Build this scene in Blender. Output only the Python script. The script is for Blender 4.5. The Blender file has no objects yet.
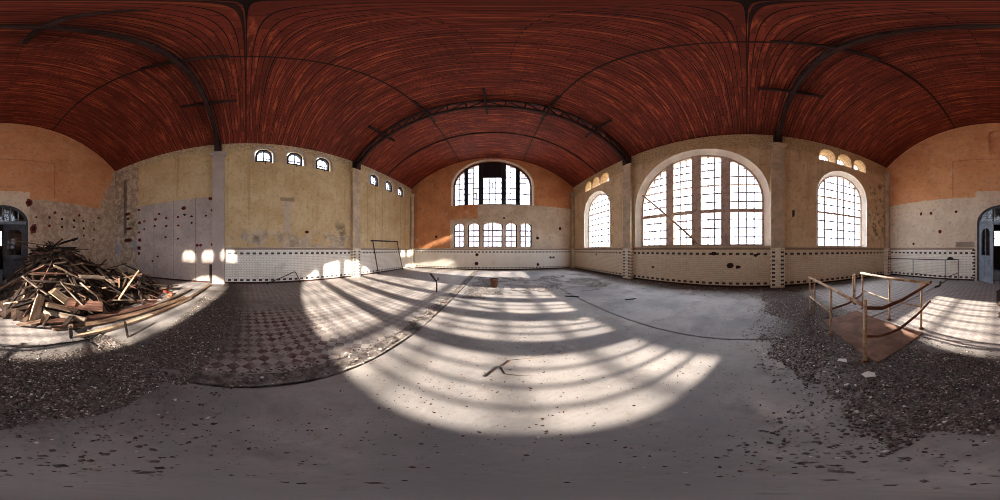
import bpy, math, random
from mathutils import Vector, Matrix, noise as mnoise
from mathutils.geometry import tessellate_polygon
R = random.Random(7)
PI = math.pi
scene = bpy.context.scene
COL = scene.collection

# ------------------------------------------------------------------ room measures (metres)
XL, XR, YF, YB = -7.6, 6.78, 12.89, -8.23          # inner faces of the four walls
XC, HS = -0.41, 7.19                                # vault axis, half span
ZS, ZP = 7.65, 10.06                                # springing and crown of the vault
RISE = ZP - ZS
RV = (HS * HS + RISE * RISE) / (2 * RISE)
ZV = ZP - RV
EYE = 1.62
def vault(x): return ZV + math.sqrt(RV * RV - (x - XC) ** 2)

# ------------------------------------------------------------------ object helpers
def tag(o, label=None, cat=None, group=None, kind=None):
    if label: o['label'] = label
    if cat: o['category'] = cat
    if group: o['group'] = group
    if kind: o['kind'] = kind
    return o
def empty(name, loc=(0, 0, 0), rz=0.0):
    o = bpy.data.objects.new(name, None); COL.objects.link(o)
    o.location = loc; o.rotation_euler = (0, 0, rz); o.empty_display_size = .1
    return o
class MB:
    def __init__(s): s.v = []; s.f = []; s.sm = []; s.mi = []
    def add(s, vs, fs, smooth=False, m=0):
        b = len(s.v); s.v += [tuple(p) for p in vs]
        for f in fs: s.f.append(tuple(b + i for i in f)); s.sm.append(smooth); s.mi.append(m)
        return s
    def box(s, x0, x1, y0, y1, z0, z1, m=0):
        vs = [(x, y, z) for z in (z0, z1) for y in (y0, y1) for x in (x0, x1)]
        return s.add(vs, [(0, 2, 3, 1), (4, 5, 7, 6), (0, 1, 5, 4), (2, 6, 7, 3), (0, 4, 6, 2), (1, 3, 7, 5)], m=m)
    def bar(s, p0, p1, w, h=None, up=(0, 0, 1), ch=0.0):
        """a straight bar of section w x h from p0 to p1; ch = relative ragged ends"""
        h = h or w; p0 = Vector(p0); p1 = Vector(p1); d = (p1 - p0).normalized(); up = Vector(up)
        if abs(d.dot(up)) > .98: up = Vector((1, 0, 0)) if abs(d.x) < .9 else Vector((0, 1, 0))
        a = d.cross(up).normalized(); b = a.cross(d).normalized()
        vs = []
        for k, p in enumerate((p0, p1)):
            for i, j in ((-1, -1), (1, -1), (1, 1), (-1, 1)):
                q = p + a * (i * w / 2) + b * (j * h / 2)
                if ch: q = q + d * R.uniform(-ch, ch)
                vs.append(q)
        return s.add(vs, [(3, 2, 1, 0), (4, 5, 6, 7), (0, 1, 5, 4), (1, 2, 6, 5), (2, 3, 7, 6), (3, 0, 4, 7)])
    def tube(s, pts, r, n=8, caps=True):
        pts = [Vector(p) for p in pts]; rings = []
        t0 = (pts[1] - pts[0]).normalized()
        a = t0.orthogonal().normalized()
        for i, p in enumerate(pts):
            t = (pts[min(i + 1, len(pts) - 1)] - pts[max(i - 1, 0)]).normalized()
            a = (a - t * a.dot(t)).normalized(); b = t.cross(a)
            rr = r[i] if isinstance(r, (list, tuple)) else r
            rings.append([p + a * (rr * math.cos(2 * PI * k / n)) + b * (rr * math.sin(2 * PI * k / n)) for k in range(n)])
        vs = [q for g in rings for q in g]; fs = []
        for i in range(len(pts) - 1):
            for k in range(n):
                fs.append((i * n + k, i * n + (k + 1) % n, (i + 1) * n + (k + 1) % n, (i + 1) * n + k))
        s.add(vs, fs, True)
        if caps:
            s.add(rings[0][::-1], [tuple(range(n))]); s.add(rings[-1], [tuple(range(n))])
        return s
    def lathe(s, c, prof, n=20):
        vs = []; fs = []
        for r, z in prof:
            for k in range(n): vs.append((c[0] + r * math.cos(2 * PI * k / n), c[1] + r * math.sin(2 * PI * k / n), c[2] + z))
        for i in range(len(prof) - 1):
            for k in range(n): fs.append((i * n + k, i * n + (k + 1) % n, (i + 1) * n + (k + 1) % n, (i + 1) * n + k))
        return s.add(vs, fs, True)
    def prism(s, loops, M, d0, d1, hole_shift=None):
        """polygon with holes (list of (u,v) loops) extruded from depth d0 to d1; M(u,v,d) -> point.
        hole_shift: list of loops used for the holes at depth d1 (splayed reveals)"""
        back = [loops[0]] + (hole_shift if hole_shift else loops[1:])
        fl = [p for l in loops for p in l]; bl = [p for l in back for p in l]
        tri = tessellate_polygon([[Vector((u, v, 0)) for u, v in l] for l in loops])
        trib = tessellate_polygon([[Vector((u, v, 0)) for u, v in l] for l in back])
        n = len(fl)
        vs = [M(u, v, d0) for u, v in fl] + [M(u, v, d1) for u, v in bl]
        fs = [tuple(t) for t in tri] + [tuple(n + i for i in t[::-1]) for t in trib]
        k = 0
        s.add(vs, fs)
        for l in loops:
            m = len(l)
            s.add([M(*fl[k + i], d0) for i in range(m)] + [M(*bl[k + i], d1) for i in range(m)],
                  [(i, (i + 1) % m, m + (i + 1) % m, m + i) for i in range(m)])
            k += m
        return s
    def build(s, name, mat, parent=None, loc=None):
        me = bpy.data.meshes.new(name); me.from_pydata(s.v, [], s.f)
        me.polygons.foreach_set('use_smooth', s.sm); me.validate()
        for mm in (mat if isinstance(mat, (list, tuple)) else [mat]): me.materials.append(mm)
        if len(me.polygons) == len(s.mi): me.polygons.foreach_set('material_index', s.mi)
        o = bpy.data.objects.new(name, me); COL.objects.link(o)
        if parent: o.parent = parent
        if loc: o.location = loc
        import bmesh
        bm = bmesh.new(); bm.from_mesh(me); bmesh.ops.remove_doubles(bm, verts=bm.verts, dist=1e-5) if len(s.f) < 20000 else None
        bmesh.ops.recalc_face_normals(bm, faces=bm.faces); bm.to_mesh(me); bm.free()
        return o

# ------------------------------------------------------------------ node helpers
class S:                                            # a scalar or colour socket with arithmetic
    def __init__(s, b, k): s.b = b; s.k = k
    def _m(s, op, *o): return s.b.math(op, s, *o)
    def __add__(s, o): return s._m('ADD', o)
    __radd__ = __add__
    def __sub__(s, o): return s._m('SUBTRACT', o)
    def __rsub__(s, o): return s.b.math('SUBTRACT', o, s)
    def __mul__(s, o): return s._m('MULTIPLY', o)
    __rmul__ = __mul__
    def __truediv__(s, o): return s._m('DIVIDE', o)
    def abs(s): return s._m('ABSOLUTE')
    def mod(s, o): return s._m('FLOORED_MODULO', o)
    def lt(s, o): return s._m('LESS_THAN', o)
    def gt(s, o): return s._m('GREATER_THAN', o)
    def step(s, a, b):                              # smooth 0..1 ramp from a to b
        n = s.b.new('ShaderNodeMapRange'); n.interpolation_type = 'SMOOTHSTEP'; s.b.put(n.inputs['Value'], s)
        n.inputs['From Min'].default_value = min(a, b); n.inputs['From Max'].default_value = max(a, b)
        if a > b: n.inputs['To Min'].default_value = 1; n.inputs['To Max'].default_value = 0
        return S(s.b, n.outputs['Result'])
    def box(s, a, b, e=.05): return s.step(a - e, a + e) * s.step(b + e, b - e)
    def inv(s): return 1.0 - s
def lin(c):
    return tuple((x / 255 / 12.92 if x / 255 <= .04045 else ((x / 255 + .055) / 1.055) ** 2.4) for x in c)
class B:
    def __init__(s, name):
        s.m = bpy.data.materials.new(name); s.m.use_nodes = True; s.t = s.m.node_tree; s.t.nodes.clear()
        s.tc = s.new('ShaderNodeTexCoord'); s.P = s.tc.outputs['Object']
        sx = s.new('ShaderNodeSeparateXYZ'); s.t.links.new(s.P, sx.inputs[0])
        s.x, s.y, s.z = (S(s, sx.outputs[i]) for i in range(3))
    def new(s, t): return s.t.nodes.new(t)
    def put(s, inp, v):
        if isinstance(v, S): s.t.links.new(v.k, inp)
        elif isinstance(v, bpy.types.NodeSocket): s.t.links.new(v, inp)
        elif isinstance(v, tuple) and inp.type == 'RGBA': inp.default_value = (*v[:3], 1)
        else: inp.default_value = v
    def math(s, op, *a):
        n = s.new('ShaderNodeMath'); n.operation = op
        for i, v in enumerate(a): s.put(n.inputs[i], v)
        return S(s, n.outputs[0])
    def vec(s, x, y, z=0.0):
        n = s.new('ShaderNodeCombineXYZ')
        for i, v in enumerate((x, y, z)): s.put(n.inputs[i], v)
        return n.outputs[0]
    def noise(s, scale, detail=4, vec=None, rough=.6, dist=0.0, out='Fac'):
        n = s.new('ShaderNodeTexNoise'); s.put(n.inputs['Vector'], vec if vec is not None else s.P)
        n.inputs['Scale'].default_value = scale; n.inputs['Detail'].default_value = detail
        n.inputs['Roughness'].default_value = rough; n.inputs['Distortion'].default_value = dist
        return S(s, n.outputs[out])
    def voro(s, scale, vec=None, out='Distance', feature='F1'):
        n = s.new('ShaderNodeTexVoronoi'); n.feature = feature; s.put(n.inputs['Vector'], vec if vec is not None else s.P)
        n.inputs['Scale'].default_value = scale
        return S(s, n.outputs[out])
    def brick(s, vec, c1, c2, mortar, w, h, ms, bias=0.0, scale=1.0, off=.5):
        n = s.new('ShaderNodeTexBrick'); s.put(n.inputs['Vector'], vec)
        for k, v in (('Color1', c1), ('Color2', c2), ('Mortar', mortar)): s.put(n.inputs[k], v)
        n.inputs['Scale'].default_value = scale; n.inputs['Mortar Size'].default_value = ms; n.inputs['Bias'].default_value = bias
        n.inputs['Mortar Smooth'].default_value = .1
        n.inputs['Brick Width'].default_value = w; n.inputs['Row Height'].default_value = h; n.offset = off
        return S(s, n.outputs['Color']), S(s, n.outputs['Fac'])
    def mix(s, a, b, f, mode='MIX'):
        n = s.new('ShaderNodeMix'); n.data_type = 'RGBA'; n.blend_type = mode
        s.put(n.inputs[0], f); s.put(n.inputs[6], a); s.put(n.inputs[7], b)
        return S(s, n.outputs[2])
    def done(s, col, rough=.8, bump=None, bs=.3, bd=.02, metal=0.0, spec=.3):
        p = s.new('ShaderNodeBsdfPrincipled'); s.put(p.inputs['Base Color'], col); s.put(p.inputs['Roughness'], rough)
        p.inputs['Metallic'].default_value = metal; p.inputs['Specular IOR Level'].default_value = spec
        if bump is not None:
            n = s.new('ShaderNodeBump'); s.put(n.inputs['Height'], bump); n.inputs['Strength'].default_value = bs
            n.inputs['Distance'].default_value = bd; s.t.links.new(n.outputs[0], p.inputs['Normal'])
        o = s.new('ShaderNodeOutputMaterial'); s.t.links.new(p.outputs[0], o.inputs[0])
        return s.m

# ------------------------------------------------------------------ materials
def simple(name, c, var=.35, scale=8, rough=.8, metal=0.0, c2=None, spec=.3):
    b = B(name); n = b.noise(scale, 5)
    d = c2 if c2 else tuple(x * (1 - var) for x in c)
    return b.done(b.mix(d, c, n.step(.35, .65)), rough, n, .2, .01, metal, spec)

DIRT = (.085, .066, .055)
def grit(b, col, k=1.0):
    a = b.noise(5.0, 6, rough=.75); c_ = b.noise(26, 4, rough=.7); e_ = b.noise(1.5, 6, rough=.7)
    col = b.mix(col, b.mix(col, lin((96, 70, 50)), .62), a.step(.50, .72) * (.75 * k))
    col = b.mix(col, b.mix(col, lin((70, 52, 40)), .6), c_.step(.55, .72) * (.6 * k))
    col = b.mix(col, b.mix(col, lin((240, 226, 206)), .5), e_.step(.56, .70) * (.5 * k))
    return col
def tile_col(b, u, zz, c1=(250, 246, 236), c2=(242, 236, 222)):
    """cream glazed brick tiles with a dashed black course at top and bottom of the dado"""
    col, f = b.brick(b.vec(u, zz), lin(c1), lin(c2), lin((190, 178, 162)), .148, .0855, .006)
    n = b.noise(1.4, 5); n2 = b.noise(9, 4)
    col = b.mix(col, lin((186, 158, 122)), n.step(.52, .80) * .5)
    col = b.mix(col, lin((120, 98, 78)), n2.step(.68, .82) * .45)
    dash = u.mod(.296).lt(.158)
    r1 = zz.box(1.455 - .05, 1.455 + .05, .004); r2 = zz.box(.17 - .05, .17 + .05, .004)
    blk = dash * (r1 + r2)
    col = b.mix(col, lin((30, 27, 24)), blk * .95)
    col = b.mix(col, lin((60, 42, 34)), zz.step(.10, .04))
    col = b.mix(col, lin((120, 88, 66)), zz.box(1.63, 1.8, .02) * .8)
    return col, f
def dado_mat(name, axis, *cs):
    b = B(name); u = b.y if axis == 'y' else b.x
    col, f = tile_col(b, u, b.z, *cs)
    return b.done(col, .38, f * -1.0, .25, .004, spec=.45)
def pier_tile_mat(name, axis, c, half):
    b = B(name); u = (b.y if axis == 'y' else b.x) - c
    col, f = b.brick(b.vec(u, b.z), lin((248, 242, 226)), lin((240, 230, 208)), lin((180, 166, 146)), .148, .0855, .006)
    blk = (b.z - .11).mod(.171).lt(.0855) * u.abs().box(half - .17, half - .03, .004) * b.z.box(.1, 1.66, .01)
    n = b.noise(2, 5)
    col = b.mix(col, lin((150, 122, 92)), n.step(.48, .78) * .7)
    col = b.mix(col, lin((30, 27, 24)), blk * .95)
    return b.done(col, .4, f * -1.0, .25, .004, spec=.45)

OCHRE = lin((196, 160, 112)); ORANGE = lin((190, 98, 50)); CREAM = lin((196, 172, 144)); GREYP = lin((176, 160, 150)); BARE = lin((150, 122, 92))
def wall_left_mat():
    b = B('wall_left_plaster'); y, z = b.y, b.z
    n1 = b.noise(.9, 6); n2 = b.noise(3.2, 6, rough=.7); n3 = b.noise(14, 4); n4 = b.noise(.45, 3)
    streak = b.noise(1.0, 5, b.vec(b.x, y * 3.2, z * .22))
    col = b.mix(lin((212, 180, 132)), lin((226, 202, 158)), n1.step(.35, .65))
    col = b.mix(col, lin((180, 142, 96)), streak.step(.55, .75) * .5)
    col = b.mix(col, lin((226, 206, 176)), n2.step(.66, .76) * .5)
    # bare rough render just below the ceiling
    jit = (n2 - .5) * .8
    col = b.mix(col, b.mix(lin((172, 138, 98)), lin((224, 206, 174)), n3.step(.35, .65)), (z + jit).step(7.05, 7.3) * .9)
    # grey patched band above the dado of the middle and the far bay
    lo = (z + (n2 - .5) * 1.1 + (n1 - .5) * 1.3).step(2.75, 2.35) * y.box(-1.0, 5.9, .4)
    col = b.mix(col, b.mix(lin((168, 148, 128)), lin((214, 198, 176)), b.noise(2.0, 6, rough=.7).step(.4, .6)), lo * b.noise(.9, 5).step(.42, .55) * .85)
    dk = (b.voro(.85, b.vec(y, z * 1.0 + 3.1)) + (n2 - .5) * .7).step(.46, .2) * z.box(2.0, 3.1, .3) * y.box(.2, 5.6, .3)
    col = b.mix(col, lin((96, 80, 68)), dk * .75)
    # the scar of a removed flue
    sc = ((y - 2.0).abs() + (n2 - .5) * .3).step(.22, .12) * z.box(2.5, 4.25, .08)
    col = b.mix(col, lin((206, 190, 174)), sc * .7)
    cap = ((y - 2.0).abs() + (n2 - .5) * .1).step(.4, .33) * z.box(4.1, 4.3, .04)
    col = b.mix(col, lin((110, 86, 66)), cap * .55)
    # vertical stain lines of the far bay
    vl = (y * 1.31).mod(1.0).box(.44, .5, .02) * (y.gt(6.0)) * z.box(2.0, 6.4, .5)
    col = b.mix(col, lin((126, 92, 62)), vl * .35)
    # back bay: grey panel boards, rough corner
    g = y.step(-1.0, -1.06) * (z + (n1 - .5) * .12).step(4.36, 4.28)
    gp = b.mix(lin((184, 170, 162)), lin((206, 192, 182)), n1.step(.35, .65))
    gp = b.mix(gp, lin((146, 122, 106)), n2.step(.6, .75) * .5)
    seam = ((y + .05).mod(1.24)).lt(.022)
    gp = b.mix(gp, lin((92, 74, 64)), seam * .7)
    col = b.mix(col, gp, g)
    rough = (y + (n2 - .5) * .7).step(-6.1, -6.3)
    rp = b.mix(lin((160, 138, 118)), lin((214, 196, 170)), n2.step(.38, .62))
    rp = b.mix(rp, lin((112, 62, 44)), n3.step(.6, .72) * .6)
    rp = b.mix(rp, lin((96, 108, 52)), (b.noise(1.7, 5).step(.5, .66)) * z.box(2.2, 4.2, .5) * .7)
    rp = b.mix(rp, lin((150, 156, 168)), z.box(.6, 2.2, .3) * n1.step(.45, .6) * .7)
    col = b.mix(col, rp, rough)
    rail = (y + 7.25 + (n2 - .5) * .06).abs().step(.16, .12) * z.box(2.6, 6.6, .2)  # dark recess of a missing column, its shade painted as a strip
    col = b.mix(col, lin((92, 84, 84)), rail * .8)
    return b.done(grit(b, col), .9, n2 + n3 * .4, .35, .03)
def wall_far_mat():
    b = B('wall_far_plaster'); x, z = b.x, b.z
    n1 = b.noise(.8, 6); n2 = b.noise(3.0, 7, rough=.7); n3 = b.noise(12, 4)
    org = b.mix(lin((204, 134, 88)), lin((222, 156, 108)), n1.step(.35, .65))
    org = b.mix(org, lin((182, 112, 72)), n2.step(.58, .76) * .5)
    org = b.mix(org, lin((214, 160, 116)), n3.step(.70, .78) * .6)
    crm = b.mix(lin((204, 180, 154)), lin((224, 204, 180)), n1.step(.35, .65))
    crm = b.mix(crm, lin((160, 130, 104)), n2.step(.56, .74) * .55)
    j = (n2 - .5)
    m = (z + j * .05).gt(5.42)
    left = (x + j * .1).lt(-1.52) * (z + j * .7).gt(4.2)
    low = (x + j * .35).lt(-3.85)
    mask = b.math('MAXIMUM', b.math('MAXIMUM', m, left), low)
    col = b.mix(crm, org, mask)
    col = b.mix(col, lin((178, 126, 88)), ((x + 7.3) + j * .5).step(.5, .1) * .8)
    col = b.mix(col, lin((206, 176, 140)), z.box(3.95, 4.5, .1) * x.box(-3.5, -1.0, .4) * n2.step(.48, .58) * .8)
    return b.done(grit(b, col), .9, n2 + n3 * .4, .3, .03)
def wall_back_mat():
    b = B('wall_back_plaster'); x, z = b.x, b.z
    n1 = b.noise(.8, 6); n2 = b.noise(3.0, 7, rough=.7); n3 = b.noise(12, 4)
    org = b.mix(lin((218, 154, 106)), lin((232, 172, 124)), n1.step(.35, .65))
    org = b.mix(org, lin((196, 132, 88)), n2.step(.6, .76) * .5)
    org = b.mix(org, lin((232, 196, 160)), n3.step(.70, .76) * .7)
    org = b.mix(org, lin((226, 178, 136)), (z + (n2 - .5) * 1.2).box(5.1, 5.9, .3) * x.box(-2.6, 2.2, .5) * .35)
    pan = x.box(-3.2, 2.35, .02) * (z + (n2 - .5) * .08).box(4.6, 6.95, .02); inn = x.box(-3.1, 2.27, .02) * z.box(4.6, 6.88, .02)
    org = b.mix(org, lin((178, 112, 70)), (pan - inn) * .5); org = b.mix(org, lin((224, 160, 110)), inn * .3)
    crm = b.mix(lin((220, 202, 178)), lin((236, 220, 196)), n1.step(.35, .65))
    crm = b.mix(crm, lin((178, 150, 124)), n2.step(.56, .74) * .5)
    ruin = b.mix(lin((214, 194, 170)), lin((184, 158, 132)), n2.step(.4, .6))
    ruin = b.mix(ruin, lin((108, 66, 50)), n3.step(.62, .72) * .7)
    ruin = b.mix(ruin, lin((136, 122, 112)), b.noise(2.2, 6, b.vec(x * 2.0, 0.0, z * .5)).step(.56, .7) * .7)
    low = b.mix(crm, ruin, x.step(-1.55, -1.8))
    mask = (z + (n2 - .5) * .3 + x * -.02).step(4.42, 4.48) * (x + z * .4 + (n2 - .5) * 1.1).gt(-4.5)
    col = b.mix(low, org, mask)
    col = b.mix(col, crm, x.box(-1.75, 1.1, .06) * (z + (n2 - .5) * .1).step(4.85, 4.8) * .9)
    patch = x.box(1.15, 2.15, .04) * z.box(1.72, 2.05, .03)
    col = b.mix(col, lin((140, 122, 108)), patch * .8)
    return b.done(grit(b, col), .9, n2 + n3 * .4, .35, .03)
def wall_right_mat():
    b = B('wall_right_plaster'); y, z = b.y, b.z
    n1 = b.noise(.9, 6); n2 = b.noise(3.0, 7, rough=.7); n3 = b.noise(13, 4)
    streak = b.noise(1.0, 5, b.vec(b.x, y * 3.0, z * .25))
    col = b.mix(lin((226, 196, 154)), lin((240, 216, 178)), n1.step(.35, .65))
    col = b.mix(col, lin((176, 142, 106)), streak.step(.5, .72) * .4)
    col = b.mix(col, lin((158, 124, 90)), n2.step(.58, .74) * .35)
    jit = (n2 - .5) * .9
    col = b.mix(col, b.mix(lin((170, 136, 94)), lin((218, 194, 152)), n3.step(.35, .65)), (z + jit).step(6.5, 6.9) * .8)
    col = b.mix(col, lin((82, 64, 52)), n2.step(.5, .62) * y.step(-6.2, -7.0) * z.box(2.3, 6.2, .6) * .8)
    return b.done(grit(b, col), .9, n2 + n3 * .4, .35, .03)
def floor_mat():
    b = B('floor_concrete'); x, y = b.x, b.y
    n1 = b.noise(.7, 6); n2 = b.noise(3.5, 7, rough=.7); n3 = b.noise(22, 5); n4 = b.noise(1.6, 5, dist=.6)
    col = b.mix(lin((124, 121, 121)), lin((150, 145, 142)), n1.step(.36, .64))
    col = b.mix(col, lin((102, 98, 101)), n4.step(.55, .74) * .6)
    col = b.mix(col, lin((166, 161, 158)), n2.step(.6, .76) * .4)
    col = b.mix(col, lin((96, 84, 76)), n3.step(.62, .74) * .55)
    # checkered tiles, laid on the diagonal
    def checks(c1, c2, cell):
        k = b.new('ShaderNodeTexChecker')
        r = .7071
        b.put(k.inputs['Vector'], b.vec((x - y) * r + .07, (x + y) * r + .02, .5)); k.inputs['Scale'].default_value = 1 / cell
        b.put(k.inputs['Color1'], c1); b.put(k.inputs['Color2'], c2)
        return S(b, k.outputs['Color'])
    tl = checks(lin((86, 58, 57)), lin((160, 152, 148)), .13)
    tl = b.mix(tl, lin((152, 145, 141)), n2.step(.40, .62) * .75)
    tl2 = checks(lin((138, 131, 132)), lin((164, 158, 154)), .13)
    tl2 = b.mix(tl2, lin((154, 148, 144)), n2.step(.42, .62) * .7)
    red = (x + (n4 - .5) * 1.4).step(-4.4, -3.9) * (y + (n4 - .5) * .8).step(-.9, -.5) * (y + (n4 - .5) * 1.2).step(2.0, .7)
    tl = b.mix(tl2, tl, red)
    L = x.lt(-1.66) * (y + (n2 - .5) * .5).gt(-.75)
    band = (x + (n4 - .5) * .7 - y * .0).box(-5.0, -4.1, .25) * y.box(-1, 2.6, .3)
    col = b.mix(col, tl, L * (1.0 - band * .8))
    BK = (y + (n2 - .5) * .25).step(-2.25, -2.35)
    col = b.mix(col, tl2, BK)
    # soil and soot under the gravel strip and along the walls
    strip = (y - x.step(-1.4, -2.4) * .75 + (n4 - .5) * .9 + (n2 - .5) * .5).box(-2.1, -.8, .5)
    mid = (x + (n4 - .5) * .8).box(-.2, .9, .5)
    dirt = strip * n2.step(.22, .36)
    nearw = b.math('MAXIMUM', (x + (n4 - .5) * 1.6).step(5.0, 6.2), (y + (n4 - .5) * 1.4).step(11.6, 12.6))
    leftg = (x + (n4 - .5) * 1.2).step(-1.9, -2.3) * (y + (n4 - .5) * 1.0).box(-1.3, -.2, .35) * n2.step(.42, .6)
    d = b.math('MAXIMUM', b.math('MAXIMUM', dirt, nearw * .75), leftg * .8)
    far = (b.noise(.8, 5).step(.52, .64)) * y.box(5.2, 9.5, .8) * x.step(-.5, .8) * .6
    d = b.math('MAXIMUM', d, far)
    col = b.mix(col, b.mix(lin((62, 56, 54)), lin((104, 97, 93)), n3.step(.4, .6)), d * .95)
    return b.done(grit(b, col, .6), .86, n2 * .6 + n3, .25, .012, spec=.2)
def vault_mat():
    b = B('vault_boards'); uv = b.new('ShaderNodeUVMap').outputs[0]
    sx = b.new('ShaderNodeSeparateXYZ'); b.t.links.new(uv, sx.inputs[0]); u, v = S(b, sx.outputs[0]), S(b, sx.outputs[1])
    col, f = b.brick(uv, (.0, .0, .0), (1, 1, 1), (.5, .5, .5), 1.1, .12, .007, off=.37)
    cell = b.voro(1.0, b.vec(u * .6, v * 6.9), 'Color')
    rnd = b.noise(1.0, 2, b.vec(u * .8, v * 8.3))
    grain = b.noise(1.0, 5, b.vec(u * 2.5, v * 42.0), rough=.7)
    fleck = b.noise(1.0, 3, b.vec(u * 7.0, v * 17.0))
    big = b.noise(.35, 4)
    c = b.mix(lin((106, 40, 30)), lin((140, 58, 41)), col)
    c = b.mix(c, lin((204, 102, 60)), rnd.step(.52, .70) * .7)
    c = b.mix(c, lin((72, 26, 22)), grain.step(.52, .75) * .7)
    c = b.mix(c, lin((56, 20, 18)), fleck.step(.56, .68) * .75)
    c = b.mix(c, lin((84, 32, 28)), big.step(.45, .7) * .45)
    c = b.mix(c, lin((20, 8, 8)), f)
    seam = (v + .04).mod(.58).lt(.026)
    c = b.mix(c, lin((18, 8, 8)), seam * .9)
    for s0 in (RV * math.asin(2.6 / RV), -RV * math.asin(2.6 / RV)):
        c = b.mix(c, lin((24, 10, 10)), (u - s0).abs().lt(.03) * .85)
    return b.done(c, .62, f * -1.0, .5, .01, spec=.25)

M = {}
M['left'] = wall_left_mat(); M['far'] = wall_far_mat(); M['back'] = wall_back_mat(); M['right'] = wall_right_mat()
M['floor'] = floor_mat(); M['vault'] = vault_mat()
M['dado_y'] = dado_mat('dado_tiles_along', 'y'); M['dado_r'] = dado_mat('dado_tiles_window_wall', 'y', (236, 220, 194), (226, 206, 176)); M['dado_x'] = dado_mat('dado_tiles_across', 'x')
M['pier'] = simple('pier_plaster', lin((216, 194, 166)), .3, 2.2, .9)
M['pier_grey'] = simple('pier_grey_paint', lin((194, 180, 172)), .16, 2.0, .85)
M['trim'] = simple('window_plaster_band', lin((250, 240, 224)), .12, 2.5, .85)
M['reveal_blue'] = simple('limewashed_reveal', lin((196, 190, 192)), .15, 5, .9)
M['frame_brown'] = simple('window_frame_brown', lin((220, 194, 178)), .3, 6, .7)
M['frame_dark'] = simple('window_frame_dark', lin((52, 46, 56)), .3, 6, .7)
M['muntin'] = simple('glazing_bar_iron', lin((180, 170, 174)), .2, 9, .6)
M['iron'] = simple('truss_iron', lin((62, 40, 38)), .35, 5, .75)
M['baseboard'] = simple('baseboard_dirt', lin((66, 42, 34)), .4, 6, .9)
M['door'] = simple('door_blue_grey_paint', lin((142, 154, 168)), .3, 4, .6)
M['door_dark'] = simple('door_dark_paint', lin((84, 86, 94)), .35, 4, .6)
M['rail'] = simple('rail_cream_paint', lin((206, 182, 150)), .3, 7, .65, 0, lin((160, 118, 86)))
M['rail_rust'] = simple('rail_rust', lin((112, 66, 42)), .4, 14, .8)
M['rust'] = simple('rust_plate', lin((130, 96, 78)), .4, 3.5, .8, 0, lin((94, 66, 52)))
M['rust_bucket'] = simple('rust_bucket', lin((112, 84, 70)), .4, 12, .75, 0, lin((88, 44, 30)))
M['dark_metal'] = simple('dark_metal', lin((62, 50, 44)), .35, 10, .7)
M['brick_red'] = simple('broken_brick', lin((146, 62, 46)), .5, 18, .95, 0, lin((74, 34, 28)))
M['hole'] = simple('hole_shade', lin((64, 38, 32)), .5, 22, .95)  # flat dark colour painted for the shade inside the cavities
M['brick_pale'] = simple('loose_brick', lin((182, 118, 88)), .35, 12, .9)
M['paper'] = simple('white_sheet', lin((222, 218, 210)), .12, 9, .8)
M['chalk'] = simple('broken_concrete', lin((150, 142, 136)), .4, 9, .92)
M['curb'] = simple('broken_screed', lin((126, 120, 118)), .5, 7, .95, 0, lin((76, 68, 64)))
M['board_dark'] = simple('boarded_panel', lin((40, 30, 30)), .3, 4, .9)
M['cable'] = simple('cable_black', lin((44, 40, 40)), .2, 20, .6)
WOOD = {'dark': ((72, 58, 50), (44, 34, 30)), 'brown': ((126, 102, 82), (84, 64, 50)), 'red': ((118, 84, 70), (80, 54, 46)),
        'grey': ((150, 134, 118), (104, 90, 78)), 'pale': ((196, 172, 146), (150, 124, 100)), 'black': ((44, 34, 30), (24, 18, 16))}
for k, (c1, c2) in WOOD.items():
    b = B('timber_' + k); g = b.noise(1.0, 5, b.vec(b.x * 3.0, b.y * 28.0, b.z * 28.0)); n = b.noise(2.5, 3)
    c = b.mix(lin(c1), lin(c2), g.step(.4, .62)); c = b.mix(c, tuple(t * .6 for t in lin(c2)), n.step(.56, .72) * .7)
    M['wood_' + k] = b.done(c, .82, g, .2, .006)
def glass():
    m = bpy.data.materials.new('window_glass'); m.use_nodes = True; t = m.node_tree; t.nodes.clear()
    tr = t.nodes.new('ShaderNodeBsdfTransparent'); tr.inputs[0].default_value = (.95, .96, .965, 1)
    gl = t.nodes.new('ShaderNodeBsdfGlossy'); gl.inputs['Roughness'].default_value = .05
    mx = t.nodes.new('ShaderNodeMixShader'); mx.inputs[0].default_value = .03
    o = t.nodes.new('ShaderNodeOutputMaterial')
    t.links.new(tr.outputs[0], mx.inputs[1]); t.links.new(gl.outputs[0], mx.inputs[2]); t.links.new(mx.outputs[0], o.inputs[0])
    return m
M['glass'] = glass()
def chips_mat(name, cs):
    b = B(name)
    g = b.new('ShaderNodeNewGeometry'); r = S(b, g.outputs['Random Per Island'])
    c = b.mix(lin(cs[0]), lin(cs[1]), r.step(.0, .5)); c = b.mix(c, lin(cs[2]), r.gt(.82)); c = b.mix(c, lin(cs[3]), r.gt(.972))
    return b.done(c, .9)
M['gravel'] = chips_mat('gravel_chips', ((56, 49, 46), (98, 89, 84), (142, 130, 120), (206, 200, 192)))
M['litter'] = chips_mat('litter_chips', ((40, 28, 22), (78, 52, 38), (104, 74, 52), (170, 158, 146)))

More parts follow.
